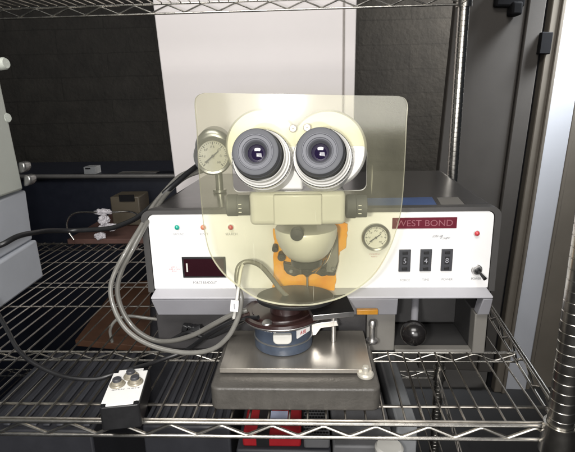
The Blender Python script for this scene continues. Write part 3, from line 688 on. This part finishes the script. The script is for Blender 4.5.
# carrier arm back to the console
b = MB(); c = at(300, 205, .4985); b.box((c.x-.018, .4976, c.z-.012), (c.x+.018, .60, c.z+.012), 'enamel'); b.box((c.x-.018, .56, Z1+.0048), (c.x+.018, .60, c.z-.0122), 'greybody'); b.build('carrier_arm', mic, bevel=.002)

# ------------------------------------------------------------------ gauge on the console, left
GY = .60
gc = at(213, 156, GY)
pg = gauge('pressure_gauge', gc, (.12, -1, .1), .0225, None, 40, .012, 'dialgrey')
tag(pg, 'grey round pressure gauge above the console at left behind the clear shield', 'gauge')
b = MB(); b.lathe((gc.x-.004, GY+.018, gc.z+.009), (-.05, 1, .1), [(.0001, 0), (.020, 0), (.0225, .004), (.0225, .030), (.019, .036), (.0001, .036)], 'gaugering', 36); b.build('regulator_block', pg, bevel=.006, seg=3)
b = MB(); b.tube([(gc.x, GY+.03, gc.z), (gc.x, GY+.032, zt_+.002)], .005, 'gaugering', 16); b.tube([(gc.x, GY+.032, zt_+.0008), (gc.x, GY+.032, zt_+.004)], .009, 'gaugering', 20); b.build('stem', pg)

# ------------------------------------------------------------------ hoses and cords
def cord(name, pts, r, m, label, cat, group=None, n=12):
    P = smooth([p if isinstance(p, V) else at(*p) for p in pts], 12)
    sd = random.random()*50
    P = [p+noise.noise_vector(p*28+V((sd, 0, 0)))*.0009 for p in P]
    b = MB(); b.tube(P, r, m, n); return tag(b.build(name, origin=P[0]), label, cat, group)
cord('gas_hose', [(206, 170, .63), (184, 178, .61), (165, 196, .575), (150, 218, .53), (134, 246, .502), (122, 270, .495), (117.5, 292, .49), (124, 314, .486), (138, 332, .482), (160, 341.5, .478), (190, 336.5, .474), (214, 324, .470), (232, 315, .470), (247, 310.5, .472)], .0028, 'hose', 'grey vinyl hose, the inner one of two looping down left of the console', 'hose', 'grey hoses looping beside the console')
cord('gas_hose', [(202, 167, .64), (180, 176, .615), (160, 196, .575), (145, 219, .53), (128, 248, .498), (115, 272, .488), (111, 293, .482), (117.5, 316, .474), (131, 333.5, .466), (152, 345.5, .458), (184, 353, .452), (210, 350, .449), (227, 338, .446), (236, 323, .447), (240, 310, .449), (241, 296, .452), (236.5, 282, .462), (238, 268, .468), (244, 262.5, .470), (252, 262, .472), (261, 266, .475), (271, 277, .478), (281, 290, .483), (288, 297, .486)], .0026, 'clearhose', 'translucent grey hose, outer of the two, arching over the work holder under the shield', 'hose', 'grey hoses looping beside the console')
cord('white_cable', [(233.5, 318, .446), (235.5, 305, .444), (238, 288, .448), (240.5, 272, .452), (243, 265, .458)], .0016, 'white', 'short white cable with paper tag rising beside the work holder', 'cable')
p = at(234.5, 306, .441)
b = MB(); b.box((p.x-.0040, .4405, p.z-.0060), (p.x+.0040, .4419, p.z+.0060), 'paper', Matrix.Rotation(.12, 3, 'Y')); b.box((p.x-.0006, .4399, p.z-.003), (p.x+.0006, .4403, p.z+.003), 'greyink'); tag(b.build('cable_tag', origin=p), 'small white paper tag wrapped on the white cable', 'tag')
cord('power_cord', [(-120, 330, .52), (-70, 312, .52), (-30, 272, .53), (-10, 251, .535), (4, 243, .54), (20, 235.5, .56), (45, 231, .60), (75, 230.5, .63), (105, 229, .62), (128, 222, .60), (147, 210, .58), (165, 193, .58), (182, 178, .60), (200, 164, .63), (206, 160, .65)], .0034, 'cord', 'thick black power cord sagging from the gauge to the left edge', 'cord')
cord('signal_cord', [(-120, 360, .50), (-60, 318, .51), (-22, 296, .51), (-6, 308, .50), (6, 328, .48), (20, 352, .455), (42, 368, .44), (70, 378, .432), (95, 379, .432), (112, 374, .438), (135, 368, .455), (158, 361, .475), (185, 351, .487), (210, 334, .478), (228, 324, .470), (247, 318, .468), (258, 317, .462)], .0024, 'cord', 'thin black cord lying across the shelf behind the switch box', 'cord')
cord('signal_cord', [(170, 340, .508), (188, 333, .505), (205, 338, .500), (222, 332, .495), (246, 320, .49)], .0022, 'cord', 'short black cord tucked under the grey hoses at the console foot', 'cord')
b = MB()
for k in range(7):
    c = at(185+k*2.2, 328+random.uniform(-2, 2), .512); b.box(c-V((.003, .004, .004)), c+V((.003, .004, .004)), 'black', Matrix.Rotation(random.uniform(-.6, .6), 3, 'Y'))
b.lathe(at(193, 332, .51), (1, 0, .4), [(.0001, -.014), (.0055, -.014), (.006, .012), (.0001, .012)], 'black', 20)
tag(b.build('cable_plug', origin=at(193, 332, .51), bevel=.001), 'black plug lying at the foot of the console', 'plug')

# ------------------------------------------------------------------ switch box
sbz = .026
q00, q10 = gr(98, 407.5, sbz), gr(138, 403.5, sbz); q01, q11 = gr(116.5, 371.5, sbz), gr(149, 368.5, sbz)
ex = (q10-q00+q11-q01)/2; ey = (q01-q00+q11-q10)/2; cen = (q00+q10+q01+q11)/4
ux = V((ex.x, ex.y, 0)).normalized(); uy = V((-ux.y, ux.x, 0)); sk = ey.dot(ux)/ey.dot(uy)
WX_, WY_ = ex.length, ey.dot(uy)
uyk = (uy+ux*sk*.35).normalized()
def sb(x, y, z): return V((cen.x, cen.y, 0))+ux*x+uyk*y+V((0, 0, z))
box_ = thing('switch_box', 'small black box with white top and three round push buttons on the wire shelf', 'switch box', (cen.x, cen.y, .001))
b = MB(); b.prism([sb(x, y, .0010) for x, y in rrect(-WX_/2-.001, WX_/2+.001, -WY_/2-.001, WY_/2+.001, .003, 4)], (0, 0, sbz-.0014), 'black'); b.build('case', box_, bevel=.0008)
nt_ = .0048
lid = [(-WX_/2+nt_, -WY_/2), (WX_/2-nt_, -WY_/2), (WX_/2-nt_, -WY_/2+nt_), (WX_/2, -WY_/2+nt_), (WX_/2, WY_/2-nt_), (WX_/2-nt_, WY_/2-nt_), (WX_/2-nt_, WY_/2), (-WX_/2+nt_, WY_/2), (-WX_/2+nt_, WY_/2-nt_), (-WX_/2, WY_/2-nt_), (-WX_/2, -WY_/2+nt_), (-WX_/2+nt_, -WY_/2+nt_)]
b = MB(); b.prism([sb(x, y, sbz-.0003) for x, y in lid], (0, 0, .0014), 'paper')
zl_ = sbz+.0011
b.scribble(sb(-.0062, -.0060, zl_), .0125, .0017, 'ink', ux, uyk, .0003, seed=31); b.scribble(sb(.0085, -.0060, zl_), .0115, .0017, 'ink', ux, uyk, .0003, seed=32); b.scribble(sb(.0085, WY_/2-.0035, zl_), .009, .0014, 'ink', ux, uyk, .0003, seed=33)
b.build('lid', box_, bevel=.0003)
for x, y in ((0.0022, .0158), (-.0086, .0032), (.0086, .0040)):
    b = MB(); b.lathe(sb(x, y, zl_), (0, 0, 1), [(.0076, 0), (.0078, .0008), (.0070, .0020), (.0060, .0022), (.0054, .0040), (.0044, .0046), (.0042, .0068), (.0036, .0074), (.0001, .0074)], ['taupe']*5+['thumb']*3, 28); b.build('push_button', box_)
for sx in (-1, 1):
    for sy in (-1, 1):
        b = MB(); b.lathe(sb(sx*(WX_/2-.0022), sy*(WY_/2-.0022), sbz-.0008), (0, 0, 1), [(.0020, 0), (.0021, .0010), (.0014, .0018), (.0001, .0018)], 'blackmatte', 16); b.build('corner_screw', box_)

# ------------------------------------------------------------------ instruments at the left edge
g0 = gr(42, 277.5); XI = -.425
def onX(px, py, X): d = ray(px, py); return CAM+d*(X/d.x)
lo = thing('lower_instrument', 'blue grey boxed instrument standing on the wire shelf at the left edge', 'instrument', (g0.x-.1, g0.y-.15, 0))
yR = g0.y; XI = g0.x+.004
zt1 = at(37, 236, yR).z; zt2 = at(26, 190, yR-.01).z
xt = at(26, 190, yR-.01).x
DEP = .33
b = MB(); b.hexa([(XI-.30, yR-DEP, .001), (XI+.012, yR-DEP, .001), (XI, yR, .001), (XI-.30, yR, .001)], [(XI-.30, yR-DEP, zt1-.014), (XI+.012, yR-DEP, zt1-.014), (at(37, 240, yR).x, yR, zt1-.006), (XI-.30, yR, zt1-.006)], 'instr2'); b.build('base_case', lo, bevel=.004, seg=3)
xm = at(36, 236, yR).x
b = MB(); b.hexa([(XI-.30, yR-DEP, zt1-.0125), (xm+.004, yR-DEP, zt1-.0125), (xm-.004, yR-.004, zt1-.0045), (XI-.30, yR-.004, zt1-.0045)], [(XI-.30, yR-DEP, zt2-.010), (xt+.004, yR-DEP, zt2-.010), (xt, yR-.01, zt2), (XI-.30, yR-.01, zt2)], 'instr2'); b.build('upper_case', lo, bevel=.003, seg=2)
b = MB()
for i in range(9):
    for j in range(5):
        py_ = yR-.115-.0085*j; t = (i+.5)/9; z_ = zt1+.02+t*(zt2-zt1-.055); x_ = xm+(xt-xm)*((z_-zt1)/(zt2-zt1))+.0006
        b.box((x_-.002, py_-.0026, z_-.0022), (x_+.0014, py_+.0026, z_+.0022), 'seam')
b.build('vent_slots', lo)
for px, py in ((29, 181), (23.5, 168)):
    c = at(px, py, yR-.02); b = MB(); b.prism([at(px-6, py-6, yR-.02), at(px+1, py-5, yR-.02), at(px+2, py+1, yR-.02), at(px-1, py+5, yR-.02), at(px-6, py+6, yR-.02)], (0, .02, 0), 'gaugering'); b.build('latch', lo, bevel=.003, seg=2)
up = thing('upper_instrument', 'pale grey green instrument case stacked on the blue grey one', 'instrument', (xt-.1, yR-.15, zt2))
e0 = at(21.5, 176, yR-.02); e1 = at(1.5, 84, yR-.04); e2 = at(-8, 40, yR-.05)
b = MB(); b.hexa([(xt-.32, yR-DEP, zt2+.0015), (e0.x+.004, yR-DEP, zt2+.0015), (e0.x, yR-.02, zt2+.0025), (xt-.32, yR-.02, zt2+.0025)], [(xt-.32, yR-DEP, e2.z), (e2.x+.004, yR-DEP, e2.z), (e2.x, yR-.05, e2.z), (xt-.32, yR-.05, e2.z)], 'instr'); b.build('case', up, bevel=.004, seg=3)
for px, py, r in ((1, 65, .009), (3, 119, .008)):
    c = at(px, py, yR-.035); b = MB(); b.lathe(c+V((-.01, 0, 0)), (1, -.2, .1), [(r*.7, 0), (r*.7, .008), (r, .009), (r, .019), (r*.8, .022), (.0001, .022)], 'instr', 24); b.build('knob', up)

b = MB(); c = at(12, 172, yR-.12); b.box((e0.x-.002, yR-.20, zt2+.020), (e0.x+.0012, yR-.10, zt2+.023), 'seam'); b.build('seam', up)

# ------------------------------------------------------------------ things behind and under on the left
bw = thing('workbench', 'dark blue bench with a grey tube rail behind the rack on the left', 'workbench', (-.7, 1.35, FLOORZ))
r0, r1 = at(20, 176.5, 1.33), at(162, 176, 1.33)
b = MB(); b.tube([r0-V((.5, 0, 0)), r0, r1, r1+V((.06, 0, 0))], .0062, 'pipe', 16); b.build('rail', bw)
b = MB(); b.box((r0.x-.5, 1.345, FLOORZ+.001), (r1.x+.05, 1.75, r0.z-.012), 'bluepanel'); b.build('cabinet', bw, bevel=.003)
# clutter standing on the bench
for px, py, w_, h_, m_, lb in ((139, 172, .060, .018, 'pipe', 'low dark grey box on the bench beside the white cabinet'), (92, 166, .018, .013, 'lowlight', 'small grey fitting on the bench behind the rack')):
    c = at(px, py, 1.45); b = MB(); b.box((c.x-w_, 1.43, r0.z-.0115), (c.x+w_, 1.47, c.z), m_); b.box((c.x-w_*.7, 1.428, c.z-h_*.5), (c.x+w_*.2, 1.4295, c.z-h_*.2), 'blackmatte'); tag(b.build('small_box', origin=(c.x, 1.45, r0.z-.0115), bevel=.002), lb, 'box')
# brown board lying on the rear of the shelf
bb = [gr(76, 239, .006), gr(140, 239, .006), gr(150, 216, .006), gr(84, 222, .006)]
p0, p1 = gr(74, 238.5, .005), gr(150, 237, .005)
b = MB(); b.box((p0.x, p0.y-.03, .001), (p1.x+.06, p0.y+.27, .012), 'wood2'); tag(b.build('brown_board', origin=(p0.x, p0.y, .0045), bevel=.001), 'red brown hardboard sheet lying at the rear of the shelf', 'board')
c = at(129, 200, 1.12)
b = MB(); b.box((c.x-.034, 1.09, .0125), (c.x+.036, 1.16, c.z+.014), 'beige'); tb = b.build('tape_box', origin=(c.x, 1.10, .0125), bevel=.003)
tag(tb, 'beige box with a black slot on the brown hardboard sheet', 'box')
b = MB(); q = at(127, 198, 1.09); b.box((q.x-.018, 1.087, q.z-.008), (q.x+.018, 1.0898, q.z+.008), 'blackmatte'); b.build('slot', tb)
# crumpled silver fitting on a wire loop
fo = thing('silver_fitting', 'crumpled silver metal fitting lying on the brown hardboard sheet', 'fitting', gr(104, 236, .013))
b = MB(); bm = bmesh.new(); bmesh.ops.create_icosphere(bm, subdivisions=5, radius=1.)
base_ = [v.co.copy() for v in bm.verts]; fcs = [tuple(v.index for v in f.verts) for f in bm.faces]; bm.free()
for k, (px, py, sx, sz) in enumerate(((103, 212, .020, .006), (104, 220, .011, .013), (108, 227, .021, .008), (100, 236, .012, .008))):
    c = at(px, py, .985)
    b.add([c+V((p.x*sx, p.y*.012, p.z*sz))*(1+.55*noise.turbulence(p*1.7+V((k*5., 0, 0)), 3, True)-.3) for p in base_], fcs, 'foil', True)
b.build('clamp', fo)
cord('wire_loop', [(97, 212, .97), (80, 212, .97), (71, 215, .97), (67, 222, .97), (68, 231, .97), (74, 240, .97)], .0020, 'chrome', 'thin bright wire loop hooked to the silver fitting', 'wire')
cord('wire_loop', [(112, 212, .98), (128, 212, .98), (136, 214, .97), (141, 219, .96), (144, 224, .95)], .0020, 'chrome', 'thin bright wire running right from the silver fitting', 'wire')
# brown panel leaning below the shelf, seen through the wires
zq = -.11
b = MB(); P0, P1, P2, P3 = gr(75, 340, zq), gr(150, 347, zq), gr(150, 280, zq), gr(118, 284, zq)
b.prism([P0, P1, P2, P3], (0, 0, -.012), 'wood'); bd = b.build('brown_hardboard', origin=P0, bevel=.001)
tag(bd, 'brown hardboard panel seen through the shelf wires left of the console', 'board')
b = MB(); b.box((P1.x-.08, P1.y+.05, LZ+.004), (P1.x+.05, P1.y+.40, zq-.013), 'lowdark'); tag(b.build('dark_carton', origin=(P1.x, P1.y+.1, LZ+.004), bevel=.002), 'dark carton under the shelf carrying the brown panel', 'carton')
cord('cable_loop', [(172, 322, .60), (148, 318, .60), (128, 316, .60), (116, 320, .60), (110, 330, .60), (112, 342, .60)], .0022, 'clearhose', 'pale cable curling under the shelf over the brown panel', 'cable')
# cases on the lower shelf, seen between the wires
def lowbox(name, px0, px1, py0, py1, ztop, m, label, cat, ribs=None, rm=None, zbot=LZ+.0045):
    a_, c_ = gr(px0, py1, ztop), gr(px1, py1, ztop); d_ = gr((px0+px1)/2, py0, ztop)
    o = thing(name, label, cat, ((a_.x+c_.x)/2, a_.y, zbot))
    b = MB(); b.box((a_.x, a_.y, zbot), (c_.x, d_.y, ztop), m); b.build('case', o, bevel=.003)
    if ribs:
        b = MB(); n = ribs; st = (c_.x-a_.x)/n
        for k in range(n): b.box((a_.x+st*(k+.2), a_.y+.008, ztop+.0002), (a_.x+st*(k+.72), d_.y-.008, ztop+.004), rm or m)
        b.build('ribs', o, bevel=.0015)
    return o, a_, c_, d_
lowbox('finned_case', -30, 92, 352, 430, -.13, 'lowdark', 'dark slate finned case on the lower shelf at the left', 'case', 9, 'lowrib')
lowbox('vented_case', 142, 230, 345, 426, -.12, 'lowdark', 'grey ribbed case below the hoses on the lower shelf', 'case', 11, 'lowrib')
lowbox('dark_case', 236, 331, 365, 450, -.137, 'lowdark', 'dark case on the lower shelf carrying the red box', 'case')
o, a_, c_, d_ = lowbox('red_box', 242, 301, 395, 436, -.12, 'red', 'red box with black band and pale blue label under the machine base', 'box', zbot=-.1365)
b = MB(); t = c_.x-a_.x; b.box((a_.x+t*.24, a_.y-.0008, -.135), (a_.x+t*.46, d_.y-.002, -.1192), 'black'); b.build('band', o)
b = MB(); q0, q1 = gr(270, 420, -.119), gr(288, 411, -.119); b.box((q0.x, q0.y, -.1198), (q1.x, q1.y, -.1190), 'bluelabel'); b.build('label_patch', o)
o, a_, c_, d_ = lowbox('perforated_case', 303.5, 330, 380, 438, -.12, 'lowgrey', 'perforated grey metal case beside the red box', 'case', zbot=-.1365)
b = MB()
for i in range(8):
    for j in range(16):
        x_ = a_.x+(c_.x-a_.x)*(i+.5+(.25 if j % 2 else -.25))/8.6; y_ = a_.y+.004+j*.0062
        if y_ < d_.y-.004: b.lathe((x_, y_, -.1196), (0, 0, 1), [(.0021, 0), (.0001, 0)], 'blackmatte', 6)
b.build('perforation', o)
lowbox('grey_case', 333, 395.5, 352, 446, -.13, 'lowgrey', 'plain grey case on the lower shelf right of the perforated one', 'case')
o, a_, c_, d_ = lowbox('steel_channel', 397, 418, 345, 424, -.11, 'lowlight', 'light grey steel channel standing under the shelf at right', 'channel')
c = gr(389, 450, -.118)
b = MB(); b.lathe((c.x, c.y, -.1298), (0, 0, 1), [(.0001, 0), (.008, 0), (.008, .006), (.0165, .0065), (.0175, .010), (.0172, .016), (.0145, .019), (.0001, .0195)], 'white', 36)
tag(b.build('round_button_cap', origin=(c.x, c.y, -.1298)), 'round white knob standing on the plain grey case below the front rail', 'knob')

# ------------------------------------------------------------------ light
W_ = bpy.data.worlds.new('World'); S.world = W_; W_.use_nodes = True
bg = W_.node_tree.nodes['Background']; bg.inputs['Color'].default_value = (.75, .85, 1.0, 1); bg.inputs['Strength'].default_value = .035
def area(name, loc, target, sx, sy, power, col, spread=None):
    l = bpy.data.lights.new(name, 'AREA'); l.shape = 'RECTANGLE'; l.size = sx; l.size_y = sy; l.energy = power; l.color = col
    if spread: l.spread = math.radians(spread)
    o = bpy.data.objects.new(name, l); COL.objects.link(o); o.location = loc
    o.rotation_euler = (V(target)-V(loc)).to_track_quat('-Z', 'Y').to_euler(); return o
area('ceiling_light', (-.15, -.60, 1.60), (0, .8, .15), 1.2, .6, 29, (1., .97, .93))
area('open_door_light', (.25, -1.7, .62), (0, .8, .2), 1.4, 1.0, 24, (1., .975, .95))
area('doorway_light', (1.0, 1.40, .90), (.76, 1.56, .45), .2, .3, 4.5, (.90, .95, 1.), 50)
area('wall_fill_light', (.95, 1.80, .75), (.15, 2.0, .2), .2, .5, 22, (1., .95, .88))  # added fill, hidden by the door, to brighten the block wall's right side
fl = bpy.data.lights.new('camera_flash', 'AREA'); fl.shape = 'RECTANGLE'; fl.size = .03; fl.size_y = .018; fl.energy = 2.4; fl.color = (1, .98, .95)
fo_ = bpy.data.objects.new('camera_flash', fl); COL.objects.link(fo_); GP = at(283, 101, SY); fo_.location = (2*GP.x, -.004, 2*GP.z-CAMZ); fo_.rotation_euler = F_.to_track_quat('-Z', 'Y').to_euler()
S.view_settings.view_transform = 'Standard'; S.view_settings.look = 'None'; S.view_settings.exposure = 0; S.view_settings.gamma = 1
S.render.engine = 'CYCLES'; S.cycles.use_denoising = True; S.cycles.max_bounces = 10; S.cycles.transparent_max_bounces = 16
